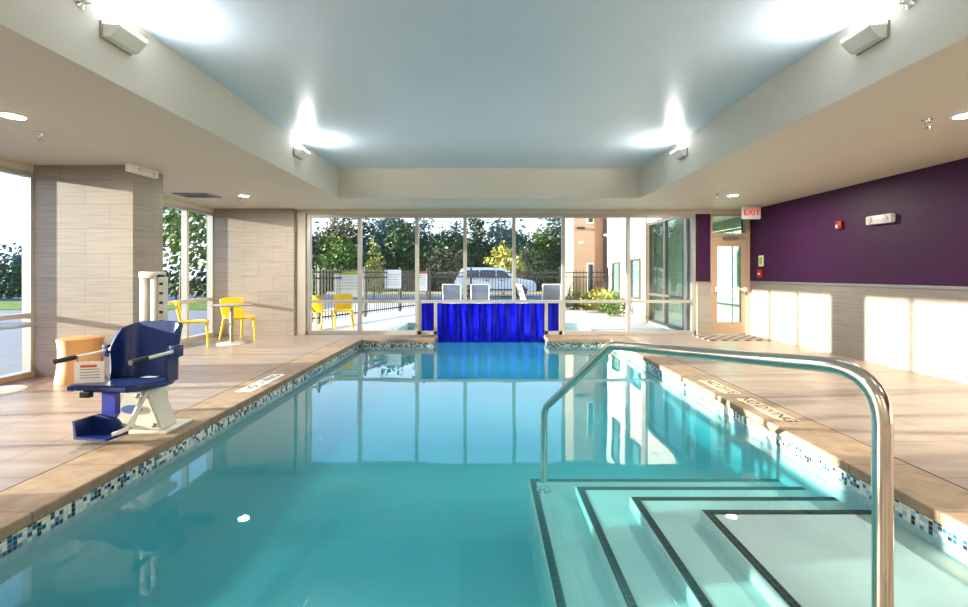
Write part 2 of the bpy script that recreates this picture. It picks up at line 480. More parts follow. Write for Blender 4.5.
# left wall above and the glazing bays between the piers
bm = new(); box(bm, (XL-0.15, YN, HEAD), (XL, 9.42, H)); box(bm, (XL-0.15, YN, 0), (XL, -3.6, HEAD))
struct('wall_left', bm, M['soffit'], 'strip of cream wall over the left windows', 'wall')

def window(name, horiz, fixed, mull, head, rails, label, a0, a1, depth=0.11, fw=0.06, sill=0.07, skip=(), mat='alu', raised=()):
    """glazing in a plane; horiz 'x' or 'y' is the run direction"""
    def B(bm, u0, u1, z0, z1, d0=-depth/2, d1=depth/2):
        if horiz == 'x': box(bm, (u0, fixed+d0, z0), (u1, fixed+d1, z1))
        else: box(bm, (fixed+d0, u0, z0), (fixed+d1, u1, z1))
    bm = new()
    B(bm, a0, a1, head-fw, head)
    for u in mull:
        B(bm, u-fw/2, u+fw/2, sill if u not in raised else rails[0][1], head-fw)
    us = sorted(mull)
    for u0, u1 in zip(us, us[1:]):
        if (u0, u1) not in skip: B(bm, u0, u1, 0.0, sill, -depth/2-0.02, depth/2+0.02)
        for (r0, r1) in rails: B(bm, u0, u1, r0, r1, -depth/2+0.005, depth/2-0.005)
    f = struct(name, bm, M[mat], label, 'window')
    rr = [sill]+[v for r in rails for v in r]+[head-fw]
    for u0, u1 in zip(us, us[1:]):
        for z0_, z1_ in zip(rr[::2], rr[1::2]):
            if (u0, u1) in skip and z0_ == sill: continue
            bm = new(); B(bm, u0+fw/2-0.005, u1-fw/2+0.005, z0_-0.005, z1_+0.005, -0.004, 0.004)
            obj('window_pane', bm, M['glass'], f)
    return f
def thirds(a, b, n=3): return [a+(b-a)*i/n for i in range(n+1)]
bays = [(-3.6, -2.05), (-1.5, 1.75), (2.3, 5.67), (6.2, 9.42)]
for i, (a, b) in enumerate(bays):
    window('window_%d' % (i+1), 'y', XL-0.06, thirds(a, b, 2 if i == 0 else 4), HEAD, [(0.74, 0.80)],
           ['left wall glazing behind the viewpoint', 'left wall glazing beside the viewpoint', 'left wall glazing before the lift chair', 'left wall glazing behind the yellow side chair'][i], a, b)
MU = [-3.80, -2.71, -1.48, -0.45, 0.60, 1.66, 3.05, 4.45]
sk = ((-1.48, -0.45), (-0.45, 0.60), (0.60, 1.66))
window('window_5', 'x', YB, MU, HEAD, [(0.67, 0.73)], 'tall back glazing with view to the fence and trees', MU[0]-0.03, MU[-1]+0.03, fw=0.075, skip=sk, raised=(-0.45, 0.60))
# small posts and blue side panels of the swim-through opening
bm = new()
for x in (-1.42, -1.08, 1.29, 1.60): box(bm, (x-0.035, YB-0.05, 0.0), (x+0.035, YB+0.05, 0.67))
for a, b in ((-1.50, -1.05), (1.26, 1.68)): box(bm, (a, YB-0.05, 0.0), (b, YB+0.05, 0.07))
struct('trim_3', bm, M['alu'], 'pale posts either side of the swim-through opening', 'frame')
for a, b, s_ in ((-1.385, -1.115, 'left of'), (1.325, 1.565, 'right of')):
    bm = new(); box(bm, (a, YB-0.012, 0.07), (b, YB+0.012, 0.66))
    tag(obj('blue_panel', bm, M['curtain']), 'small square blue panel just %s the strip curtain' % s_, 'panel')

# strip curtain hanging in the opening
cur = thing('strip_curtain', 'wide curtain of glossy blue vinyl strips hanging to the pool water', 'curtain', (0.105, YB-0.03, 0.66))
n = 17; x0, x1 = -1.04-0.105, 1.25-0.105
for i in range(n):
    bm = new(); wv = (x1-x0)/n; xa = x0+wv*i-0.012; xb = xa+wv+0.024
    dy = 0.012 if i % 2 else -0.012
    segs = 5; z_ = [0.0, -0.25, -0.5, -0.7, -0.84]
    A = []
    for j, zz in enumerate(z_):
        row = []
        for k2 in range(segs):
            u = k2/(segs-1); bow = 0.014*math.sin(PI*u)*(1 if i % 2 else -1)
            row.append((xa+(xb-xa)*u+0.004*math.sin(i*3.1+j), dy+bow+0.006*math.sin(i*2.3+j*1.7), zz))
        A.append(row)
    fr = [[bm.verts.new((x, y-0.002, z)) for x, y, z in row] for row in A]
    bk = [[bm.verts.new((x, y+0.002, z)) for x, y, z in row] for row in A]
    R_, S_ = len(fr), segs
    for G in (fr, bk):
        for j in range(R_-1):
            for k2 in range(S_-1): bm.faces.new((G[j][k2], G[j][k2+1], G[j+1][k2+1], G[j+1][k2]))
    for j in range(R_-1):
        for k2 in (0, S_-1): bm.faces.new((fr[j][k2], fr[j+1][k2], bk[j+1][k2], bk[j][k2]))
    for k2 in range(S_-1):
        for j in (0, R_-1): bm.faces.new((fr[j][k2], fr[j][k2+1], bk[j][k2+1], bk[j][k2]))
    obj('strip', bm, M['curtain'], cur, 60)

# back wall: header over glazing, returns, purple return by the door
bm = new()
box(bm, (-4.02, YB-0.1, HEAD), (XR+0.2, YB+0.15, H)); box(bm, (-4.02, YB-0.12, 0), (-3.84, YB+0.15, HEAD))
struct('wall_back', bm, M['soffit'], 'cream strip of wall over the back glazing', 'wall')
WC = 1.13
bm = new(); box(bm, (4.49, YB-0.10, WC), (4.78, YB+0.15, HEAD))
struct('wall_back_purple', bm, M['purple'], 'narrow purple wall between glazing and door', 'wall')
bm = new(); box(bm, (4.49, YB-0.12, 0), (4.78, YB+0.15, WC))
struct('wall_back_stone', bm, M['wain'], 'narrow stone tiled wall between glazing and door', 'wall')
bm = new(); box(bm, (XR, YN-0.2, WC), (XR+0.2, YB+0.3, H))
struct('wall_right', bm, M['purple'], 'dark purple painted upper right wall', 'wall')
bm = new(); box(bm, (XR-0.02, YN-0.2, 0), (XR+0.2, YB+0.3, WC-0.03))
struct('wall_right_stone', bm, M['wain'], 'pale stone tiled lower right wall', 'wall')
bm = new(); box(bm, (XR-0.03, YN-0.2, WC-0.03), (XR+0.01, YB-0.08, WC+0.012), 0.004)
struct('trim_4', bm, M['greymetal'], 'grey cap rail between purple wall and stone', 'trim')
bm = new(); box(bm, (XL-0.15, YN-0.2, 0), (XR+0.2, YN, H))
struct('wall_near', bm, M['soffit'], 'cream wall behind the viewpoint', 'wall')

# door with transom
DX0, DX1 = 4.78, 5.64
bm = new(); y0, y1 = YB-0.07, YB+0.10
box(bm, (DX0, y0, 0), (DX0+0.06, y1, HEAD)); box(bm, (DX1-0.06, y0, 0), (DX1, y1, HEAD))
box(bm, (DX0+0.06, y0, HEAD-0.05), (DX1-0.06, y1, HEAD)); box(bm, (DX0+0.06, y0, 2.10), (DX1-0.06, y1, 2.16))
door = struct('door_1', bm, M['door'], 'tan glazed exit door in the back right corner', 'door')
bm = new(); box(bm, (DX0+0.06, YB-0.004, 2.16), (DX1-0.06, YB+0.004, HEAD-0.05)); obj('transom_pane', bm, M['glass_green'], door)
lx0, lx1 = DX0+0.065, DX1-0.065; gx0, gx1 = lx0+0.11, lx1-0.11; gz0, gz1 = 0.26, 1.88
bm = new(); y0, y1 = YB-0.045, YB+0.0
box(bm, (lx0, y0, 0.015), (gx0, y1, 2.095)); box(bm, (gx1, y0, 0.015), (lx1, y1, 2.095))
box(bm, (gx0, y0, 0.015), (gx1, y1, gz0)); box(bm, (gx0, y0, gz1), (gx1, y1, 2.095))
leaf = obj('door_leaf', bm, M['door'], door)
bm = new(); box(bm, (gx0, YB-0.026, gz0), (gx1, YB-0.018, gz1)); obj('door_pane', bm, M['glass_green'], door)
bm = new(); tube(bm, [(lx0+0.05, YB-0.12, 0.965), (lx1-0.05, YB-0.12, 0.965)], 0.018)
for x in (lx0+0.06, lx1-0.06): box(bm, (x-0.03, YB-0.14, 0.92), (x+0.03, YB-0.045, 1.01), 0.006)
obj('push_bar', bm, M['offwhite'], door, 40)
bm = new(); box(bm, (lx0+0.22, YB-0.10, 2.02), (lx0+0.52, YB-0.045, 2.08), 0.006); tube(bm, [(lx0+0.3, YB-0.10, 2.09), (lx1-0.15, YB-0.2, 2.09), (lx1-0.1, YB-0.06, 2.11)], 0.01, 8)
obj('door_closer', bm, M['greymetal'], door)

bm = new(); box(bm, (4.3, 8.68, 0.0), (5.5, 9.38, 0.012), 0.004)
tag(obj('door_mat', bm, M['mat']), 'patterned dark doormat in front of the exit door', 'mat')

# ------------------------------------------------------------------ lamps and fittings
def area(name, loc, rot, size, power, col=(1, 0.93, 0.84), shape='DISK', sy=None, spread=None):
    l = bpy.data.lights.new(name, 'AREA'); l.energy = power; l.color = col; l.shape = shape; l.size = size
    if sy: l.size_y = sy
    if spread: l.spread = spread
    o = bpy.data.objects.new(name, l); C.objects.link(o); o.location = loc; o.rotation_euler = rot; return o
DOWN_W, SCONCE_W = 52, 13
dl = [(-4.22, 7.84, 'recessed downlight in the left soffit near the back glazing'), (-4.08, 3.88, 'recessed downlight in the left soffit before the stone pier'),
      (4.28, 7.80, 'recessed downlight in the right soffit near the exit sign'), (4.12, 3.86, 'recessed downlight in the right soffit at the edge of the photo'),
      (-4.1, 0.0, 'added unseen downlight over the left deck beside the viewpoint'), (4.1, 0.0, 'added unseen downlight over the right deck beside the viewpoint'),  # from here on: out-of-view downlights, added as fill for the interior
      (-2.0, -3.5, 'added unseen downlight behind the viewpoint on the left'), (2.0, -3.5, 'added unseen downlight behind the viewpoint on the right')]
for x, y, lab in dl:
    d = thing('downlight', lab, 'ceiling light', (x, y, H), 0, 'recessed downlights')
    bm = new(); lathe(bm, [(0.085, 0), (0.105, 0), (0.105, -0.006), (0.085, -0.012)], 24); obj('trim_ring', bm, M['white'], d, 40)
    bm = new(); lathe(bm, [(0.082, -0.0125), (0.08, -0.016)], 24); obj('lens', bm, M['lamp'], d)
    a_ = area('downlight_lamp', (x, y, H-0.022), (0, 0, 0), 0.16, DOWN_W)

def sconce(x, y, z, s, lab):
    """wedge wall lamp on the soffit face; s = +1 opens towards +x"""
    d = thing('sconce', lab, 'wall light', (x, y, z), 0, 'wedge uplights on the soffit')
    bm = new(); box(bm, (min(0, s*0.015), -0.135, -0.06), (max(0, s*0.015), 0.135, 0.06), 0.004); obj('back_plate', bm, M['greymetal'], d)
    bm = new(); prism(bm, [(s*0.015, -0.052), (s*0.07, -0.052), (s*0.135, 0.02), (s*0.135, 0.038), (s*0.08, 0.034), (s*0.015, 0.034)], -0.125, 0.125, 'xz')
    obj('housing', bm, M['offwhite'], d)
    bm = new(); box(bm, (min(s*0.075, s*0.14), -0.123, 0.036), (max(s*0.075, s*0.14), 0.123, 0.048), 0.004); obj('lamp_lens', bm, M['tube'], d)
    area('sconce_lamp', (x+s*0.115, y, z+0.056), Vector((s*0.9, 0, 0.8)).to_track_quat('-Z', 'Y').to_euler(), 0.06, SCONCE_W, (1, 0.98, 0.96), 'RECTANGLE', 0.24)
sx0, sx1 = RX0, RX1
for y, lab in ((3.23, 'nearer'), (6.33, 'farther')):
    sconce(sx0, y, 2.98, 1, lab+' wedge uplight on the left soffit face'); sconce(sx1, y, 2.98, -1, lab+' wedge uplight on the right soffit face')
for x, s, sd in ((sx0, 1, 'left'), (sx1, -1, 'right')):  # unseen extra pair of uplights, added to brighten the room
    sconce(x, 0.0, 2.98, s, 'added unseen wedge uplight on the %s soffit face above the viewpoint' % sd)

def sprinkler(x, y, lab):
    d = thing('sprinkler', lab, 'sprinkler', (x, y, H), 0, 'pendent sprinkler heads')
    bm = new(); lathe(bm, [(0.04, 0), (0.04, -0.004), (0.018, -0.012), (0.014, -0.03)], 16); obj('escutcheon', bm, M['chrome'], d, 40)
    bm = new(); tube(bm, [(-0.02, 0, -0.03), (-0.024, 0, -0.05), (0, 0, -0.075)], 0.004, 6); tube(bm, [(0.02, 0, -0.03), (0.024, 0, -0.05), (0, 0, -0.075)], 0.004, 6)
    tube(bm, [(-0.021, 0, -0.031), (0.021, 0, -0.031)], 0.005, 6); obj('frame_arm', bm, M['chrome'], d)
    bm = new(); lathe(bm, [(0.02, -0.075), (0.02, -0.079)], 12); tube(bm, [(0, 0, -0.079), (0, 0, -0.098)], 0.005, 6); obj('deflector', bm, M['chrome'], d)
sprinkler(-4.31, 4.36, 'chrome sprinkler head in the left soffit before the stone pier'); sprinkler(-4.44, 8.2, 'chrome sprinkler head in the left soffit near the yellow chairs')
sprinkler(3.9, 3.98, 'chrome sprinkler head in the right soffit near the camera'); sprinkler(3.85, 7.5, 'chrome sprinkler head in the right soffit near the exit sign')
for x, s, sd in ((sx0, 1, 'left'), (sx1, -1, 'right')):
    d = thing('side_sprinkler', 'chrome sidewall sprinkler on the %s soffit face above the sconce' % sd, 'sprinkler', (x, 2.95, 3.075), 0, 'sidewall sprinklers')
    bm = new(); lathe(bm, [(0.045, 0), (0.045, s*0.006), (0.02, s*0.02), (0.015, s*0.05)], 16, axis='x'); obj('escutcheon', bm, M['chrome'], d, 40)
    bm = new(); tube(bm, [(s*0.05, -0.02, 0), (s*0.085, 0, 0), (s*0.05, 0.02, 0)], 0.005, 6); box(bm, (min(s*0.085, s*0.09), -0.028, -0.02), (max(s*0.085, s*0.09), 0.028, 0.02)); obj('deflector', bm, M['chrome'], d)

# emergency lights
d = thing('mounted_emergency_light', 'white emergency light high on the stone pier by the soffit', 'emergency light', (-4.45, 5.80, 2.605))
bm = new(); box(bm, (0, -0.26, -0.05), (0.09, 0.2, 0.055), 0.02); obj('housing', bm, M['white'], d, 40)
for yy in (-0.12, 0.12):
    bm = new(); lathe(bm, [(0.035, 0.09), (0.035, 0.105), (0.02, 0.11)], 16, (0, yy, 0.0), 'x'); obj('lamp_head', bm, M['offwhite'], d, 40)
d = thing('mounted_emergency_light', 'white emergency light on the purple wall', 'emergency light', (XR, 6.42, 2.07))
bm = new(); box(bm, (-0.075, -0.21, -0.065), (0, 0.21, 0.065), 0.025); obj('housing', bm, M['white'], d, 40)
for yy in (-0.13, 0.13):
    bm = new(); lathe(bm, [(0.04, -0.075), (0.04, -0.09), (0.025, -0.098)], 16, (0, yy, 0.0), 'x'); obj('lamp_head', bm, M['offwhite'], d, 40)
# strobe
d = thing('mounted_fire_strobe', 'small red fire alarm strobe on the purple wall', 'fire alarm', (XR, 7.18, 2.07))
bm = new(); box(bm, (-0.045, -0.06, -0.065), (0, 0.06, 0.065), 0.01); obj('housing', bm, M['red'], d, 40)
bm = new(); box(bm, (-0.075, -0.022, -0.045), (-0.045, 0.022, 0.005), 0.006); obj('strobe_lens', bm, M['white'], d, 40)
# pull station, notice
d = thing('mounted_pull_station', 'red fire alarm pull station on purple wall by the door', 'fire alarm', (XR, 9.25, 1.30))
bm = new(); box(bm, (-0.05, -0.06, -0.08), (0, 0.06, 0.08), 0.008); obj('housing', bm, M['red'], d, 40)
bm = new(); box(bm, (-0.06, -0.04, -0.02), (-0.05, 0.04, 0.01), 0.002); obj('pull_handle', bm, M['white'], d)
d = thing('wall_notice', 'small framed cream notice above the red pull station', 'sign', (XR, 9.25, 1.56))
bm = new(); box(bm, (-0.012, -0.075, -0.11), (0, 0.075, 0.11)); obj('card', bm, M['paper'], d)
bm = new(); box(bm, (-0.015, -0.05, -0.08), (-0.012, 0.05, 0.08)); obj('printed_panel', bm, M['greenink'], d)
d = thing('wall_outlet', 'pair of small outlet covers low on the stone wall', 'outlet', (XR-0.02, 7.8, 0.46))
for yy in (-0.06, 0.06):
    bm = new(); box(bm, (-0.008, yy-0.035, -0.055), (0, yy+0.035, 0.055), 0.003); c_ = obj('cover_plate', bm, M['white'], d)
    bm = new(); box(bm, (-0.011, yy-0.014, -0.035), (-0.008, yy+0.014, 0.035)); obj('socket', bm, M['black'], c_)
# exit sign
d = thing('exit_sign', 'white illuminated exit sign with red letters hanging from the ceiling', 'exit sign', (5.27, 8.95, H))
bm = new(); box(bm, (-0.18, -0.03, -0.28), (0.18, 0.03, -0.03), 0.012); obj('sign_box', bm, M['white'], d, 40)
bm = new(); box(bm, (-0.08, -0.025, -0.03), (0.08, 0.025, 0.0)); obj('canopy_mount', bm, M['white'], d)
text('exit_lettering', 'EXIT', 0.16, M['exit_red'], frame_mtx((0, -0.033, -0.155), (1, 0, 0), (0, 0, 1)), d)
# ceiling vent
d = thing('air_vent', 'dark framed square air vent in the left soffit', 'vent', (-5.0, 7.8, H))
bm = new()
for a, b, c_, d_ in ((-0.3, 0.3, -0.2, -0.16), (-0.3, 0.3, 0.16, 0.2), (-0.3, -0.25, -0.16, 0.16), (0.25, 0.3, -0.16, 0.16)): box(bm, (a, c_, -0.02), (b, d_, 0))
obj('vent_frame', bm, M['greymetal'], d)
bm = new()
for i in range(5):
    y = -0.155+i*0.063; box(bm, (-0.25, y-0.004, -0.016), (0.25, y+0.03, -0.008))
obj('louver', bm, M['alu_dark'], d)

# ------------------------------------------------------------------ handrail
P = [(1.26, 1.43, 0.0), (1.26, 1.43, 0.985), (0.778, 2.78, 0.85), (0.47, 3.64, 0.20), (0.47, 3.66, -0.40)]
rail = thing('pool_handrail', 'polished steel handrail curving from the deck down into the steps', 'handrail', (1.26, 1.43, 0))
off = Vector((1.26, 1.43, 0))
pts = fillet([Vector(p)-off for p in P], 0.16, 10)
bm = new(); tube(bm, pts, 0.027, 20); obj('rail_tube', bm, M['steel'], rail, 60)
bm = new(); lathe(bm, [(0.07, 0.0), (0.07, 0.008), (0.05, 0.02), (0.03, 0.026)], 24); obj('escutcheon', bm, M['steel'], rail, 40)
bm = new(); lathe(bm, [(0.06, 0.0), (0.06, 0.01), (0.04, 0.02), (0.029, 0.024)], 24, Vector((0.47, 3.66, -0.47))-off+Vector((0, 0, 0.0))); obj('foot_flange', bm, M['steel'], rail, 40)

# ------------------------------------------------------------------ pool lift
L = thing('pool_lift', 'navy blue bucket chair pool lift on a white base at the pool edge', 'pool lift', (-2.97, 3.78, 0))
def LP(x, y, z): return Vector((x+2.9, y-3.85, z))
# base plate and tapering housing
bm = new(); box(bm, LP(-3.02, 3.68, 0), LP(-2.50, 4.02, 0.02), 0.006); obj('base_plate', bm, M['offwhite'], L, 40)
bm = new()
prism(bm, [(-0.10, 0.02), (0.33, 0.02), (0.20, 0.36), (0.05, 0.36)], -0.12, 0.08, 'xz')
bmesh.ops.bevel(bm, geom=list(bm.edges), offset=0.012, segments=2, affect='EDGES')
hs = obj('base_housing', bm, M['offwhite'], L, 40)
bm = new(); lathe(bm, [(0.085, -0.123), (0.085, -0.127), (0.06, -0.127)], 28, (0, 0, 0), 'y')
for v in bm.verts: v.co.z = v.co.z*0.42+0.19; v.co.x += 0.09
obj('oval_badge', bm, M['bluebadge'], hs)
for x_, z_ in ((0.14, 0.30), (0.02, 0.06), (0.27, 0.06)):
    bm = new(); lathe(bm, [(0.018, -0.12), (0.018, -0.135), (0.01, -0.14)], 12, (x_, 0, z_), 'y'); obj('bolt', bm, M['greymetal'], hs)
# mast behind the seat
bm = new(); box(bm, (-0.15, 0.27, 0.10), (-0.085, 0.39, 1.29), 0.008); box(bm, (-0.055, 0.27, 0.10), (0.0, 0.39, 1.29), 0.008); box(bm, (-0.15, 0.26, 1.25), (0.0, 0.40, 1.31), 0.008)
mast = obj('mast', bm, M['offwhite'], L, 40)
bm = new(); box(bm, (-0.085, 0.31, 0.10), (-0.055, 0.38, 1.25)); obj('actuator', bm, M['greymetal'], mast)
bm = new(); box(bm, (0.005, 0.29, 0.10), (0.06, 0.34, 1.265), 0.004); rack = obj('slotted_rack', bm, M['offwhite'], L)
for i in range(6):
    bm = new(); box(bm, (0.018, 0.284, 1.19-i*0.085), (0.048, 0.292, 1.212-i*0.085)); obj('slot', bm, M['black'], rack)
bm = new(); box(bm, (-0.02, -0.12, 0.33), (0.12, 0.38, 0.40), 0.01); obj('swing_arm', bm, M['offwhite'], L, 40)
# bucket shell: floor, curved back with wings
Rz = math.radians(-4)
seat_rot = Matrix.Rotation(Rz, 4, 'Z')
S = Vector((0.05, -0.02, 0)); ZS = 0.385
def SM(bm): bmesh.ops.transform(bm, matrix=Matrix.Translation(S) @ seat_rot, verts=bm.verts)
def shell_back():
    bm = new(); cols = 33; rows = 14; G = []; th = 0.024
    for side in (0, 1):
        grid = []
        for i in range(cols):
            u = -1+2*i/(cols-1); au = abs(u)
            # plan: flat centre, tight corners, straight wings coming forward
            k = 1 if u > 0 else -1
            if au < 0.45: x, y = u/0.45*0.18, 0.19
            elif au < 0.7:
                a = (au-0.45)/0.25*PI/2; x, y = k*(0.18+0.09*math.sin(a)), 0.09+0.10*math.cos(a)
            else: x, y = k*0.27, 0.09-(au-0.7)/0.3*0.07
            if side: x *= 0.92; y -= th*(1 if au < 0.7 else 0.4)
            topz = ZS+0.49
            if au > 0.30: topz -= 0.06*((au-0.30)/0.4)**2 if au < 0.7 else 0.06+((au-0.7)/0.3)**1.3*0.16
            row = []
            for j in range(rows):
                w_ = j/(rows-1); z = ZS+(topz-ZS)*w_
                row.append(bm.verts.new((x*(1-0.05*math.sin(PI*w_)), y+0.05*w_*(1 if au < 0.7 else 1-(au-0.7)/0.3), z)))
            grid.append(row)
        G.append(grid)
    for g in G:
        for i in range(cols-1):
            for j in range(rows-1): bm.faces.new((g[i][j], g[i+1][j], g[i+1][j+1], g[i][j+1]))
    for i in range(cols-1):
        for j in (0, rows-1): bm.faces.new((G[0][i][j], G[0][i+1][j], G[1][i+1][j], G[1][i][j]))
    for j in range(rows-1):
        for i in (0, cols-1): bm.faces.new((G[0][i][j], G[0][i][j+1], G[1][i][j+1], G[1][i][j]))
    SM(bm); return bm
obj('backrest', shell_back(), M['blueseat'], L, 50)
bm = new()
prism(bm, [(-0.27, 0.0), (-0.28, -0.30), (-0.24, -0.36), (0.24, -0.36), (0.28, -0.30), (0.27, 0.0), (0.22, 0.15), (-0.22, 0.15)], ZS-0.04, ZS+0.012, 'xy')
bmesh.ops.bevel(bm, geom=list(bm.edges), offset=0.012, segments=2, affect='EDGES')
for v in bm.verts: v.co.z += max(0, 0.12-v.co.y)*0.10
SM(bm)
obj('seat', bm, M['blueseat'], L, 40)
# arm rests: bracket, bar, grip
for s in (-1, 1):
    bm = new(); tube(bm, [(s*0.30, 0.05, 0.64), (s*0.30, -0.37, 0.63)], 0.013, 10); SM(bm); ar = obj('armrest', bm, M['offwhite'], L, 40)
    bm = new(); tube(bm, [(s*0.30, -0.24, 0.634), (s*0.30, -0.39, 0.629)], 0.02, 12); SM(bm); obj('foam_grip', bm, M['black'], ar, 40)
    bm = new(); box(bm, (s*0.30-0.03, 0.02, 0.59), (s*0.30+0.03, 0.11, 0.69), 0.008); SM(bm); obj('arm_bracket', bm, M['blueseat'], L, 40)
bm = new(); box(bm, (-0.12, -0.38, ZS-0.03), (-0.04, -0.34, ZS+0.012), 0.006); SM(bm); obj('belt_buckle', bm, M['black'], L)
# calf support, leg brace, foot tray
bm = new(); prism(bm, [(-0.055, 0.36), (0.055, 0.36), (0.055, 0.19), (0.03, 0.15), (-0.03, 0.15), (-0.055, 0.19)], -0.24, -0.19, 'xz'); bmesh.ops.translate(bm, vec=(-0.02, 0, 0), verts=bm.verts); SM(bm); obj('leg_support', bm, M['bluepad'], L)
bm = new(); tube(bm, [(0.20, -0.10, 0.36), (0.26, -0.36, 0.12)], 0.02, 12); tube(bm, [(0.26, -0.36, 0.12), (0.18, -0.42, 0.085)], 0.018, 10); obj('foot_brace', bm, M['offwhite'], L, 40)
# tray: upright heel plate, side lip and sole
bm = new()
prism(bm, [(-0.17, 0.075), (0.15, 0.075), (0.15, 0.10), (0.05, 0.20), (-0.15, 0.235), (-0.19, 0.22)], -0.42, -0.40, 'xz')
prism(bm, [(-0.17, 0.075), (0.15, 0.075), (0.15, 0.095), (-0.17, 0.095)], -0.60, -0.42, 'xz')
prism(bm, [(-0.17, 0.075), (-0.17, 0.10), (-0.19, 0.22), (-0.21, 0.22), (-0.195, 0.075)], -0.58, -0.40, 'xz')
bmesh.ops.transform(bm, matrix=Matrix.Translation((0.16, 0.04, 0)) @ Matrix.Scale(0.88, 4) @ Matrix.Rotation(math.radians(-10), 4, 'Z'), verts=bm.verts)
obj('foot_tray', bm, M['blueseat'], L)
# placard hanging from the arm
d = thing('placard', 'white printed placard hanging from the lift chair armrest', 'sign', LP(-3.10, 3.62, 0.50)+Vector((-2.9, 3.85, 0)), math.radians(14))
d.location = (-3.10, 3.52, 0.53)
bm = new(); box(bm, (-0.10, -0.004, -0.09), (0.10, 0.004, 0.075)); obj('card', bm, M['paper'], d)
bm = new(); box(bm, (-0.06, -0.006, 0.03), (0.05, -0.004, 0.05)); obj('heading_bar', bm, M['orangeink'], d)
bm = new()
for i in range(4): box(bm, (-0.06, -0.006, 0.012-i*0.022), (0.07, -0.004, 0.018-i*0.022))
obj('print_line', bm, M['ink'], d)
for tx in (-0.08, 0.08):
    bm = new(); tube(bm, [(tx, 0, 0.07), (tx, 0, 0.12)], 0.003, 6); obj('tie', bm, M['black'], d)

# towel bin
d = thing('towel_bin', 'honey wicker waisted towel bin behind the lift chair', 'bin', (-4.88, 5.42, 0))
bm = new(); lathe(bm, [(0.232, 0.0), (0.236, 0.02), (0.218, 0.15), (0.207, 0.28), (0.207, 0.40), (0.216, 0.50), (0.20, 0.50), (0.19, 0.40), (0.18, 0.05)], 40); obj('body', bm, M['wicker'], d, 50)
bm = new(); lathe(bm, [(0.196, 0.49), (0.219, 0.495), (0.221, 0.52), (0.196, 0.525)], 40); obj('rim', bm, M['wicker'], d, 40)
bm = new(); lathe(bm, [(0.19, 0.44), (0.19, 0.45)], 32); obj('inner_liner', bm, M['wood_dark'], d)

# ------------------------------------------------------------------ yellow chairs, tables
def make_chair(lab, loc, rz):
    t = thing('side_chair', lab, 'chair', loc, rz, 'yellow plastic chairs')
    # local: faces -y
    bm = new()
    n1, n2 = 9, 9
    top = [[None]*n2 for _ in range(n1)]; bot = [[None]*n2 for _ in range(n1)]
    for i in range(n1):
        for j in range(n2):
            u = -1+2*i/(n1-1); v = j/(n2-1)
            wdt = 0.225-0.03*v
            z = 0.455-0.02*(1-u*u)*math.sin(PI*v)+ (-0.015 if j == 0 else 0)
            x = u*wdt; y = -0.23+0.44*v
            top[i][j] = bm.verts.new((x, y, z)); bot[i][j] = bm.verts.new((x, y, z-0.028))
    for i in range(n1-1):
        for j in range(n2-1):
            bm.faces.new((top[i][j], top[i+1][j], top[i+1][j+1], top[i][j+1])); bm.faces.new((bot[i][j], bot[i][j+1], bot[i+1][j+1], bot[i+1][j]))
    for i in range(n1-1):
        for j in (0, n2-1): bm.faces.new((top[i][j], top[i+1][j], bot[i+1][j], bot[i][j]))
    for j in range(n2-1):
        for i in (0, n1-1): bm.faces.new((top[i][j], top[i][j+1], bot[i][j+1], bot[i][j]))
    obj('seat', bm, M['yellow'], t, 50)
    bm = new(); F, B_ = [], []
    for i in range(11):
        u = -1+2*i/10
        fr, br = [], []
        for j in range(8):
            v = j/7
            wdt = 0.195+0.03*math.sin(v*1.6)
            z = 0.44+0.38*v*(1-0.07*abs(u)**3); y = 0.195+0.085*v-0.05*u*u*(0.3+0.7*v)
            fr.append(bm.verts.new((u*wdt, y, z))); br.append(bm.verts.new((u*wdt, y+0.02, z)))
        F.append(fr); B_.append(br)
    for g in (F, B_):
        for i in range(10):
            for j in range(7): bm.faces.new((g[i][j], g[i+1][j], g[i+1][j+1], g[i][j+1]))
    for i in range(10):
        for j in (0, 7): bm.faces.new((F[i][j], F[i+1][j], B_[i+1][j], B_[i][j]))
    for j in range(7):
        for i in (0, 10): bm.faces.new((F[i][j], F[i][j+1], B_[i][j+1], B_[i][j]))
    obj('backrest', bm, M['yellow'], t, 50)
    for sx in (-1, 1):
        for fy, fx in ((-1, 1), (1, 1)):
            bm = new()
            if fy < 0: tube(bm, [(sx*0.195, -0.20, 0.44), (sx*0.215, -0.215, 0.0)], 0.02, 8, radii=[0.024, 0.015])
            else: tube(bm, [(sx*0.18, 0.17, 0.44), (sx*0.215, 0.27, 0.0)], 0.02, 8, radii=[0.026, 0.015])
            obj('leg', bm, M['yellow'], t, 50)
    return t
ch = make_chair('yellow plastic chair side-on before the left window', (-5.22, 8.04, 0), math.radians(122))
dup(ch, (-4.88, 8.86, 0), math.radians(58), 'yellow plastic chair behind the round table by the stone pier', 'yellow plastic chairs')
dup(ch, (-3.92, 10.6, -0.02), math.radians(168), 'yellow chair outside the glazing nearest the stone pier, seen from behind', 'yellow plastic chairs')
dup(ch, (-3.46, 10.95, -0.02), math.radians(20), 'yellow chair outside the glazing, right of the other outdoor one', 'yellow plastic chairs')

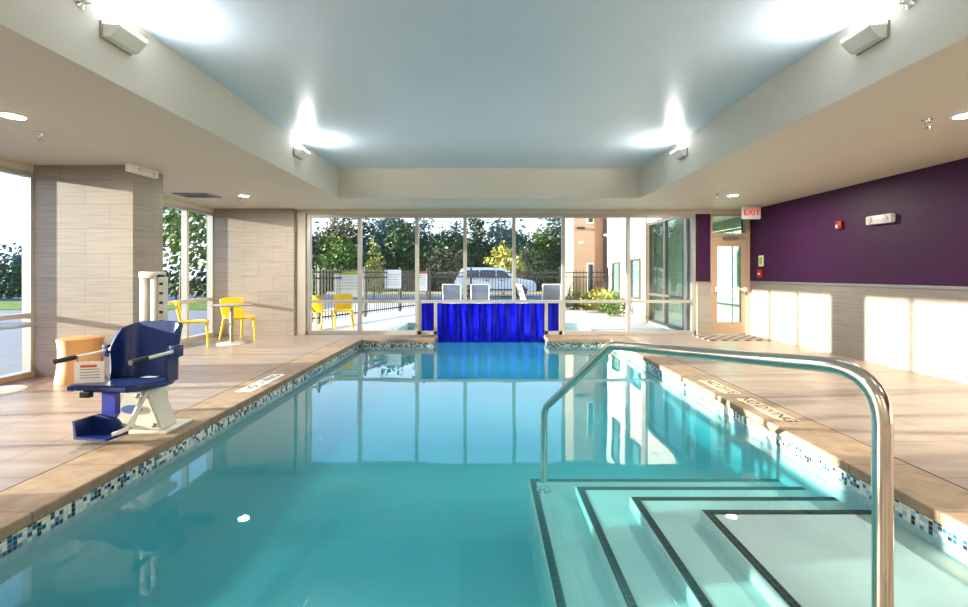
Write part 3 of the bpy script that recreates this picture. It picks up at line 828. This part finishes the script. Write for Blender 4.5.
def make_table(lab, loc):
    t = thing('pedestal_table', lab, 'table', loc, 0, 'round pedestal tables')
    bm = new(); lathe(bm, [(0.25, 0), (0.25, 0.012), (0.22, 0.02), (0.05, 0.03)], 36); obj('base', bm, M['offwhite'], t, 40)
    bm = new(); tube(bm, [(0, 0, 0.028), (0, 0, 0.705)], 0.03, 20); obj('column', bm, M['greymetal'], t, 50)
    bm = new(); lathe(bm, [(0.325, 0.703), (0.335, 0.71), (0.335, 0.722), (0.325, 0.727)], 44); obj('table_top', bm, M['greymetal'], t, 40)
    return t
tb = make_table('small round pedestal table between the indoor yellow chairs', (-4.70, 8.32, 0))
dup(tb, (-5.38, 4.93, 0), 0, 'round pedestal table by the left window at the photo edge', 'round pedestal tables')

# ------------------------------------------------------------------ depth markers set in the coping and waterline
def words(s, size, org, xdir, ydir, parent):
    """one lettering part per word, set out along xdir about org"""
    os_ = [text('lettering', w_, size, M['black'], Matrix.Identity(4), parent, 0.001) for w_ in s.split()]
    wd = [max(v.co.x for v in o.data.vertices)-min(v.co.x for v in o.data.vertices) for o in os_]
    gap = size*0.3; x = -(sum(wd)+gap*(len(wd)-1))/2; xd = Vector(xdir)
    for o, w_ in zip(os_, wd):
        c = Vector(org)+xd*(x+w_/2); o.data.transform(frame_mtx(c, xdir, ydir)); x += w_+gap
def marker(lab, x, y, L_, s, xdir, ydir, mt):
    d = thing('depth_marker', lab, 'depth marker', (x, y, 0.0), 0, 'no diving tiles in the coping')
    bm = new(); box(bm, (-0.085, -L_/2, 0.0), (0.085, L_/2, 0.003)); obj('tile', bm, mt, d)
    words(s, 0.15, (0, 0, 0.003), xdir, ydir, d)
marker('white no diving tile in the left coping beyond the lift', -2.66, 5.35, 0.86, 'NO DIVING', (0, 1, 0), (-1, 0, 0), M['paper'])
marker('sand coloured no diving tile in the right coping, farther one', 2.67, 5.15, 0.62, 'NO DIVE', (0, -1, 0), (1, 0, 0), M['sandtile'])
marker('sand coloured no diving tile in the right coping, nearer one', 2.67, 4.3, 0.72, 'NO DIVING', (0, -1, 0), (1, 0, 0), M['sandtile'])
d = thing('waterline_marker', 'white depth marker with black figures in the right waterline tiles', 'depth marker', (PX1-0.0125, 4.35, -0.115))
bm = new(); box(bm, (-0.002, -0.5, -0.045), (0.002, 0.5, 0.045)); obj('tile', bm, M['paper'], d)
words('3 FT 6 IN', 0.095, (-0.003, 0, 0), (0, -1, 0), (0, 0, 1), d)

# ------------------------------------------------------------------ outdoors
bm = new()
for lo, hi in (((-60, -40), (-5.97, 90)), ((-5.97, 21.5), (60, 90)), ((9.0, -40), (60, 21.5)), ((-5.97, -40), (9.0, -4.25))):
    box(bm, lo+(-0.4,), hi+(-0.08,))
struct('ground', bm, M['asphalt'], 'grey asphalt car park around the building', 'ground')
bm = new(); g0, g1 = -0.08, -0.02
box(bm, (-5.95, 9.86, g0), (-2.3, 21.5, g1)); box(bm, (2.7, 9.86, g0), (4.3, 21.5, g1)); box(bm, (-2.3, 12.3, g0), (2.7, 21.5, g1)); box(bm, (-2.3, 9.86, g0), (2.7, 9.9, g1))
struct('patio_ground', bm, M['concrete'], 'pale concrete patio outside the back glazing', 'ground')
bm = new(); box(bm, (-60, 31.3, -0.09), (60, 75, 0.0)); tag(obj('lawn_grass', bm, M['grass']), 'green lawn strip beyond the car park', 'grass', kind='stuff')
bm = new(); box(bm, (-60, 17, -0.09), (-8.5, 22, -0.03)); tag(obj('lawn_grass', bm, M['grass']), 'grass strip outside the left windows under the hedge', 'grass', kind='stuff')
bm = new(); box(bm, (-60, 31.1, -0.09), (60, 31.3, 0.06)); struct('curb', bm, M['curb'], 'cream kerb along the lawn', 'kerb')

# fence with posts
def fence(lab, A, B, nb):
    A, B = Vector(A), Vector(B); L_ = (B-A).length; ang = math.atan2(B.y-A.y, B.x-A.x)
    t = thing('picket_fence', lab, 'fence', A, ang)
    for i in range(nb):
        bm = new(); a = L_*i/nb; b = L_*(i+1)/nb
        for z in (0.14, 1.18, 1.34): box(bm, (a, -0.02, z), (b, 0.02, z+0.04))
        k = int((b-a)/0.115)
        for j in range(1, k):
            x = a+(b-a)*j/k; box(bm, (x-0.009, -0.009, 0.06), (x+0.009, 0.009, 1.44))
        obj('picket_panel', bm, M['fence'], t)
    for i in range(nb+1):
        bm = new(); x = L_*i/nb; box(bm, (x-0.035, -0.035, 0), (x+0.035, 0.035, 1.48)); lathe(bm, [(0.03, 1.48), (0.04, 1.5), (0.03, 1.54), (0.008, 1.56)], 10, (x, 0, 0)); obj('post', bm, M['fence'], t)
    return t
fence('black metal picket fence along the left side of the patio', (-5.1, 9.95, -0.02), (-2.3, 17.6, -0.02), 4)
fence('black metal picket fence across the far side of the patio', (-2.2, 17.7, -0.02), (4.3, 15.9, -0.02), 4)
def fsign(lab, x, y, z, w_, h_, ang, cap):
    d = thing('notice_board', lab, 'sign', (x, y, z), ang)
    bm = new(); box(bm, (-w_/2, -0.012, -h_/2), (w_/2, 0.012, h_/2), 0.004); obj('board', bm, M['paper'], d)
    if cap: bm = new(); box(bm, (-w_/2, -0.016, h_/2-0.09), (w_/2, -0.012, h_/2)); obj('heading_bar', bm, M[cap], d)
    bm = new()
    for i in range(5): box(bm, (-w_*0.4, -0.015, h_/2-0.16-i*0.085), (w_*(0.4-0.1*(i % 2)), -0.012, h_/2-0.145-i*0.085))
    obj('print_line', bm, M['ink'], d)
fa = math.atan2(7.65, 2.8)
fsign('large white notice board with olive heading on the left fence', -3.88, 12.75, 1.0, 0.78, 0.72, 0.12, 'greenink')
fsign('white notice board without heading on the left fence', -3.1, 14.95, 1.12, 0.55, 0.62, 0.10, None)
fsign('white notice board with red heading on the left fence', -2.42, 17.0, 1.02, 0.40, 0.74, 0.10, 'redink')

# chaise lounges: backs raised towards the pool hall
def make_lounge(lab, loc, rz):
    t = thing('chaise_lounge', lab, 'lounger', loc, rz, 'outdoor chaise lounges')
    bm = new()
    for x in (-0.3, 0.3): tube(bm, [(x, 0.0, 0.32), (x, 1.25, 0.32)], 0.02, 8)
    for y in (0.0, 1.25): tube(bm, [(-0.3, y, 0.32), (0.3, y, 0.32)], 0.02, 8)
    obj('frame', bm, M['white'], t, 50)
    for x in (-0.28, 0.28):
        for y in (0.1, 1.15):
            bm = new(); tube(bm, [(x, y, 0.32), (x, y, 0)], 0.018, 8); obj('leg', bm, M['white'], t, 50)
    bm = new(); box(bm, (-0.28, 0.02, 0.325), (0.28, 1.23, 0.34)); obj('seat_sling', bm, M['sling'], t)
    bm = new(); box(bm, (-0.28, 0, 0), (0.28, 0.02, 0.62), 0.004, Matrix.Translation((0, 0.02, 0.34)) @ Matrix.Rotation(math.radians(18), 4, 'X')); bk = obj('back_sling', bm, M['sling'], t)
    bm = new()
    for x in (-0.3, 0.3): tube(bm, [(x, 0.03, 0.34), (x, -0.17, 0.96)], 0.018, 8)
    tube(bm, [(-0.3, -0.17, 0.96), (0.3, -0.17, 0.96)], 0.018, 8); obj('back_frame', bm, M['white'], t, 50)
    return t
lg = make_lounge('grey sling lounger outside, left of the white car', (-1.15, 15.2, -0.02), 0)
dup(lg, (-0.2, 15.2, -0.02), 0, 'grey sling lounger outside, in front of the white car', 'outdoor chaise lounges')
dup(lg, (2.2, 15.2, -0.02), 0, 'grey sling lounger outside, near the tan building', 'outdoor chaise lounges')
dup(lg, (1.25, 14.9, -0.02), math.radians(-80), 'grey sling lounger turned sideways outside, beside the tan building one', 'outdoor chaise lounges')

# SUV
d = thing('car', 'white sport utility car parked beyond the fence', 'car', (0.55, 27.0, -0.08))
bm = new()
vs = prism(bm, [(-2.35, 0.38), (-2.38, 0.95), (-2.25, 1.12), (-2.0, 1.66), (-1.8, 1.76), (0.35, 1.74), (0.62, 1.66), (1.2, 1.12), (2.1, 1.02), (2.35, 0.86), (2.38, 0.40), (2.2, 0.30), (-2.2, 0.30)], -0.9, 0.9, 'xz')
for v in bm.verts:
    if v.co.z > 1.2: v.co.y *= 0.84
bmesh.ops.bevel(bm, geom=list(bm.edges), offset=0.05, segments=3, affect='EDGES')
obj('body', bm, M['carpaint'], d, 50)
for s in (-1, 1):
    for poly in ([(-1.85, 1.18), (-1.75, 1.58), (-0.95, 1.60), (-0.95, 1.16)], [(-0.88, 1.16), (-0.88, 1.60), (0.0, 1.60), (0.0, 1.15)], [(0.07, 1.15), (0.07, 1.60), (0.48, 1.56), (0.95, 1.14)]):
        bm = new(); A = prism(bm, poly, 0.0, 0.02, 'xz')
        for v in bm.verts: v.co.y = s*((0.925 if v.co.z < 1.3 else 0.78)+v.co.y)
        obj('side_window', bm, M['carglass'], d)
    bm = new()
    for x in (-0.5, 0.35): box(bm, (x-0.1, s*0.915-0.01, 0.98), (x+0.1, s*0.915+0.01, 1.02))
    box(bm, (-1.9, s*0.905-0.015, 0.42), (1.9, s*0.905+0.015, 0.50)); obj('side_trim', bm, M['black'], d)
    for x in (-1.5, 1.45):
        bm = new(); lathe(bm, [(0.2, s*0.72), (0.36, s*0.74), (0.38, s*0.8), (0.36, s*0.93), (0.24, s*0.94)], 24, (x, 0, 0.38), 'y'); wh = obj('wheel', bm, M['black'], d, 40)
        bm = new(); lathe(bm, [(0.24, s*0.935), (0.23, s*0.95), (0.06, s*0.93)], 20, (x, 0, 0.38), 'y'); obj('hubcap', bm, M['greymetal'], wh, 40)

# neighbouring wing of the building on the right
wing = thing('exterior_building', 'white rendered wing of the building beyond the exit door', 'building', (4.4, 12.3, 0))
def W(x, y, z): return (x-4.4, y-12.3, z)
bm = new(); box(bm, W(4.45, 12.3, -0.1), W(9, 16.5, 7.5)); wl = obj('wall', bm, M['stucco'], wing)
bm = new(); box(bm, W(4.40, 9.9, 2.68), W(9, 12.3, 7.5)); box(bm, W(6.2, 9.95, -0.1), W(6.35, 12.3, 2.68)); box(bm, W(4.40, 9.9, -0.1), W(4.52, 10.02, 2.68)); obj('vestibule_wall', bm, M['stucco'], wing)
bm = new(); box(bm, W(4.34, 12.25, -0.1), W(4.6, 12.55, 7.5)); obj('corner_pier', bm, M['stucco_tan'], wing)
bm = new(); box(bm, W(4.42, 10.02, -0.1), W(6.2, 12.3, -0.01)); obj('vestibule_floor', bm, M['concrete'], wing)
def wwin(y0, y1, z0, z1, name='window', fx=4.44, mull=0):
    bm = new(); f = 0.06
    for a, b, c_, d_ in ((y0, y1, z0, z0+f), (y0, y1, z1-f, z1), (y0, y0+f, z0+f, z1-f), (y1-f, y1, z0+f, z1-f)): box(bm, W(fx-0.05, a, c_), W(fx+0.04, b, d_))
    for k in range(mull):
        yy = y0+(y1-y0)*(k+1)/(mull+1); box(bm, W(fx-0.05, yy-0.03, z0+f), W(fx+0.04, yy+0.03, z1-f))
    if mull: box(bm, W(fx-0.045, y0+f, 0.72), W(fx+0.035, y1-f, 0.78))
    fr = obj(name, bm, M['alu_dark'], wing)
    bm = new(); box(bm, W(fx-0.006, y0+f, z0+f), W(fx+0.006, y1-f, z1-f)); obj('pane', bm, M['glass_green'], fr)
wwin(10.05, 12.25, 0.0, 2.66, 'storefront', 4.46, 1)
wwin(12.9, 13.7, 0.55, 1.75); wwin(14.9, 15.7, 0.5, 1.7); wwin(12.9, 13.7, 3.4, 4.8); wwin(14.9, 15.7, 3.4, 4.8)
tan = thing('exterior_building', 'tan rendered block at the far end of the white wing', 'building', (3.3, 17.0, 0))
bm = new(); box(bm, (0, 0, -0.1), (6, 2, 8)); obj('wall', bm, M['stucco_tan'], tan)
bm = new(); box(bm, (0.78, -0.06, -0.1), (1.12, 0, 8)); obj('pilaster', bm, M['brownbrick'], tan)
bm = new(); box(bm, (0.12, -0.08, 2.98), (0.42, 0, 3.06)); obj('wall_lamp', bm, M['black'], tan)
for z0_, z1_ in ((0.5, 1.7), (3.2, 4.6)):
    bm = new(); box(bm, (0.52, -0.03, z0_), (0.76, 0.0, z1_)); fr = obj('window', bm, M['offwhite'], tan)
    bm = new(); box(bm, (0.55, -0.04, z0_+0.04), (0.73, -0.03, z1_-0.04)); obj('pane', bm, M['carglass'], fr)

# plants
def leafcloud(bm_list, blobs, n, size, rnd):
    vs, fs = bm_list
    tot = sum(b[3]*b[4]*b[5] for b in blobs)**1.0
    for b in blobs:
        k = max(10, int(n*b[3]*b[4]*b[5]/tot))
        for _ in range(k):
            d = Vector((rnd.gauss(0, 1), rnd.gauss(0, 1), rnd.gauss(0, 1))).normalized()
            r = rnd.uniform(0.45, 1.0)**0.6
            c = Vector((b[0]+d.x*b[3]*r, b[1]+d.y*b[4]*r, b[2]+d.z*b[5]*r))
            a = Vector((rnd.gauss(0, 1), rnd.gauss(0, 1), rnd.gauss(0, 1))).normalized(); e_ = a.orthogonal().normalized()
            e2 = a.cross(e_); s = size*rnd.uniform(0.6, 1.3); i = len(vs)
            vs += [c+e_*s*0.6, c+e2*s*0.36, c-e_*s*0.6, c-e2*s*0.36]; fs.append((i, i+1, i+2, i+3))
def tree(name, lab, loc, h, w_, mat, n=2600, leaf=0.26, trunk=0.12, kind='round', cat='tree', group=None, seed=0, bare=0.18):
    rnd = random.Random(seed)
    t = thing(name, lab, cat, loc, 0, group)
    vs, fs = [], []; blobs = []
    m = 11
    for i in range(m):
        f = (i+0.5)/m
        z = h*(bare+(1-bare)*f)
        if kind == 'cone': rad = w_*0.5*(1.05-f)
        elif kind == 'round': rad = w_*0.5*math.sin(PI*(0.15+0.8*f))
        else: rad = w_*0.5*(0.75+0.3*math.sin(7*f))
        for k in range(2 if f < 0.85 else 1):
            a = rnd.uniform(0, 2*PI); o_ = rad*rnd.uniform(0.15, 0.65)
            s = rad*rnd.uniform(0.5, 0.75)
            blobs.append((o_*math.cos(a), o_*math.sin(a), z-s*0.2, s, s, min(s*0.8, h-z+0.1)))
    leafcloud((vs, fs), blobs, n, leaf, rnd)
    me = bpy.data.meshes.new('crown'); me.from_pydata([tuple(v) for v in vs], [], fs); me.materials.append(mat)
    o = bpy.data.objects.new('crown', me); C.objects.link(o); o.parent = t
    bm = new(); tube(bm, [(0, 0, 0), (0.03*h/5, 0.02, h*0.4), (0, 0, h*0.85)], 0.1, 8, radii=[trunk, trunk*0.75, trunk*0.2])
    for k in range(5):
        a = k*2.4; z = h*(0.3+0.1*k); tube(bm, [(0, 0, z), (math.cos(a)*w_*0.2, math.sin(a)*w_*0.2, z+h*0.1)], 0.03, 6, radii=[trunk*0.5, trunk*0.15])
    obj('trunk', bm, M['bark'], t, 50)
    return t
G = 'trees beyond the car park'
def at(px, Y): return (px-486)/450*Y
TR = [(296, 34, 4.9, 3.2, 'leaf_blue', 'round', 'blue-green round tree at the left end of the tree line'),
      (316, 36, 5.7, 3.0, 'leaf_blue', 'cone', 'blue-green pointed tree seen in the first back pane'),
      (330, 33, 4.4, 3.6, 'leaf_mid', 'round', 'low mid-green tree in the first back pane'),
      (344, 36, 6.6, 3.4, 'leaf_brown', 'round', 'russet tinged tree right of centre in the first back pane'),
      (362, 37, 6.5, 3.2, 'leaf_dark', 'col', 'dark tree behind the second back mullion'),
      (384, 37, 7.0, 3.4, 'leaf_blue', 'round', 'tall blue-green tree in the second back pane'),
      (402, 34, 6.2, 3.2, 'leaf_dark', 'round', 'dark broad tree at the right of the second back pane'),
      (424, 37, 7.1, 3.6, 'leaf_blue', 'col', 'tall blue-green tree above the red headed notice'),
      (443, 34, 5.2, 3.4, 'leaf_dark', 'round', 'dark broad tree left of the white car'),
      (456, 37, 6.9, 3.2, 'leaf_blue', 'cone', 'pointed blue-green tree behind the middle mullion'),
      (476, 36, 6.8, 3.2, 'leaf_dark', 'col', 'tall dark tree above the white car rear'),
      (497, 37, 6.6, 3.2, 'leaf_blue', 'round', 'blue-green tree behind the yellow tree'),
      (522, 37, 6.0, 2.8, 'leaf_blue', 'cone', 'pointed blue-green tree right of the yellow tree'),
      (538, 36, 5.3, 3.0, 'leaf_mid', 'round', 'mid-green tree with pale trunk right of the yellow tree'),
      (556, 35, 6.2, 3.0, 'leaf_dark', 'col', 'dark tree beside the tan building'),
      (572, 37, 6.6, 3.0, 'leaf_dark', 'round', 'dark tree partly behind the tan building')]
for i, (px, Y, h, w_, m, kd, lab) in enumerate(TR):
    tree('background_tree', lab, (at(px, Y), Y, 0), h*1.0, w_*1.4, M[m], 7000, 0.21, 0.14, kd, 'tree', G, i+3, 0.1)
tree('young_tree', 'slender yellow-green young tree behind the second back mullion', (at(374, 24), 24, -0.1), 3.5, 2.1, M['leaf_yellow'], 800, 0.17, 0.05, 'cone', 'tree', None, 41, 0.25)
tree('yellow_tree', 'bright yellow round tree right behind the white car', (at(503, 29.6), 29.6, -0.1), 3.6, 3.0, M['leaf_yellow'], 1500, 0.2, 0.07, 'round', 'tree', None, 42, 0.2)
# left side: hedge and trees beyond the side windows
rnd = random.Random(5); vs, fs = [], []
blobs = [(x, rnd.uniform(-0.3, 0.3), 0.85+rnd.uniform(-0.1, 0.35), 1.1, 0.8, 0.9) for x in [i*1.0 for i in range(34)]]
leafcloud((vs, fs), blobs, 9000, 0.2, rnd)
me = bpy.data.meshes.new('hedge'); me.from_pydata([tuple(v) for v in vs], [], fs); me.materials.append(M['leaf_dark'])
o = bpy.data.objects.new('hedge', me); C.objects.link(o); o.location = (-42, 23, -0.05); tag(o, 'long dark green hedge outside the left windows', 'hedge')
tree('side_tree', 'tall leafy tree outside the left window behind the side chair', (-13.2, 19.5, -0.05), 6.0, 4.2, M['leaf_mid'], 1500, 0.24, 0.1, 'round', 'tree', None, 50, 0.35)
tree('side_tree', 'dark tree outside the left window near the stone pier', (-12.2, 24.5, -0.05), 4.6, 4.0, M['leaf_dark'], 1800, 0.26, 0.1, 'round', 'tree', None, 51, 0.1)
tree('side_tree', 'pale tree outside the left window at the photo edge', (-27, 26, -0.05), 3.2, 5, M['leaf_blue'], 1500, 0.26, 0.1, 'round', 'tree', None, 52, 0.1)
# shrubs along the wing
for i, (px, Y, h, m) in enumerate(((575, 16.6, 0.7, 'leaf_mid'), (588, 16.4, 0.75, 'leaf_yellow'), (603, 16.0, 0.85, 'leaf_yellow'), (619, 15.2, 0.9, 'leaf_yellow'), (634, 13.9, 0.75, 'leaf_mid'))):
    rnd = random.Random(70+i); vs, fs = [], []
    leafcloud((vs, fs), [(0, 0, h*0.5, 0.42, 0.42, h*0.5), (0.2, 0.1, h*0.4, 0.3, 0.3, h*0.4), (-0.2, -0.1, h*0.4, 0.3, 0.3, h*0.4)], 420, 0.1, rnd)
    me = bpy.data.meshes.new('shrub'); me.from_pydata([tuple(v) for v in vs], [], fs); me.materials.append(M[m])
    o = bpy.data.objects.new('shrub', me); C.objects.link(o); o.location = (min(at(px, Y), 4.0), Y, -0.03)
    tag(o, ['small green shrub leftmost of the row by the white wing', 'second shrub from the left by the white wing', 'middle yellow-green shrub of the row by the white wing', 'fourth shrub from the left by the white wing', 'low green shrub rightmost of the row by the white wing'][i], 'shrub', 'shrubs along the wing')

# ------------------------------------------------------------------ sun, sky, camera
su = bpy.data.lights.new('sun', 'SUN'); su.energy = 19.0; su.angle = math.radians(0.6); su.color = (1.0, 0.87, 0.70)
so = bpy.data.objects.new('sun', su); C.objects.link(so)
so.rotation_euler = Vector((1, 0.10, -0.138)).to_track_quat('-Z', 'Y').to_euler(); so.location = (-20, 3, 6)

w = bpy.data.worlds.new('sky'); scene.world = w; w.use_nodes = True
nt = w.node_tree; nt.nodes.clear()
tc = nt.nodes.new('ShaderNodeTexCoord'); sp = nt.nodes.new('ShaderNodeSeparateXYZ'); nt.links.new(tc.outputs['Generated'], sp.inputs[0])
rp = nt.nodes.new('ShaderNodeValToRGB'); nt.links.new(sp.outputs[2], rp.inputs[0])
cr = rp.color_ramp; cr.elements[0].position = 0.0; cr.elements[0].color = (0.92, 0.96, 1.0, 1)
cr.elements[1].position = 1.0; cr.elements[1].color = (0.26, 0.46, 0.80, 1)
e1 = cr.elements.new(0.16); e1.color = (0.74, 0.87, 1.0, 1); e2 = cr.elements.new(0.40); e2.color = (0.34, 0.57, 1.05, 1)
mp = nt.nodes.new('ShaderNodeMapping'); mp.inputs['Scale'].default_value = (1.5, 1.5, 6); nt.links.new(tc.outputs['Generated'], mp.inputs[0])
nz = nt.nodes.new('ShaderNodeTexNoise'); nz.inputs['Scale'].default_value = 2.2; nz.inputs['Detail'].default_value = 6; nt.links.new(mp.outputs[0], nz.inputs['Vector'])
r2 = nt.nodes.new('ShaderNodeValToRGB'); r2.color_ramp.elements[0].position = 0.5; r2.color_ramp.elements[1].position = 0.8; r2.color_ramp.elements[1].color = (0.3, 0.3, 0.3, 1); nt.links.new(nz.outputs['Fac'], r2.inputs[0])
mx = nt.nodes.new('ShaderNodeMix'); mx.data_type = 'RGBA'; nt.links.new(r2.outputs[0], mx.inputs[0]); nt.links.new(rp.outputs[0], mx.inputs[6]); mx.inputs[7].default_value = (0.95, 0.97, 1.0, 1)
bg = nt.nodes.new('ShaderNodeBackground'); nt.links.new(mx.outputs[2], bg.inputs[0]); bg.inputs[1].default_value = 1.5
wo = nt.nodes.new('ShaderNodeOutputWorld'); nt.links.new(bg.outputs[0], wo.inputs[0])

cam = bpy.data.cameras.new('camera'); cam.sensor_width = 36; cam.lens = 450/968*36; cam.sensor_fit = 'HORIZONTAL'
cam.shift_x = -2/968; cam.shift_y = -29.5/968; cam.clip_end = 400; cam.clip_start = 0.05
co = bpy.data.objects.new('camera', cam); C.objects.link(co); co.location = (0, 0, 1.29); co.rotation_euler = (PI/2, 0, 0)
scene.camera = co
vs_ = scene.view_settings; vs_.view_transform = 'Standard'; vs_.look = 'None'; vs_.exposure = 0.74; vs_.gamma = 1.0; vs_.use_curve_mapping = False
cy = scene.cycles
cy.use_denoising = True; cy.max_bounces = 10; cy.diffuse_bounces = 5; cy.glossy_bounces = 5; cy.transmission_bounces = 8; cy.volume_bounces = 3; cy.transparent_max_bounces = 24
cy.sample_clamp_indirect = 6; cy.caustics_reflective = False; cy.caustics_refractive = False
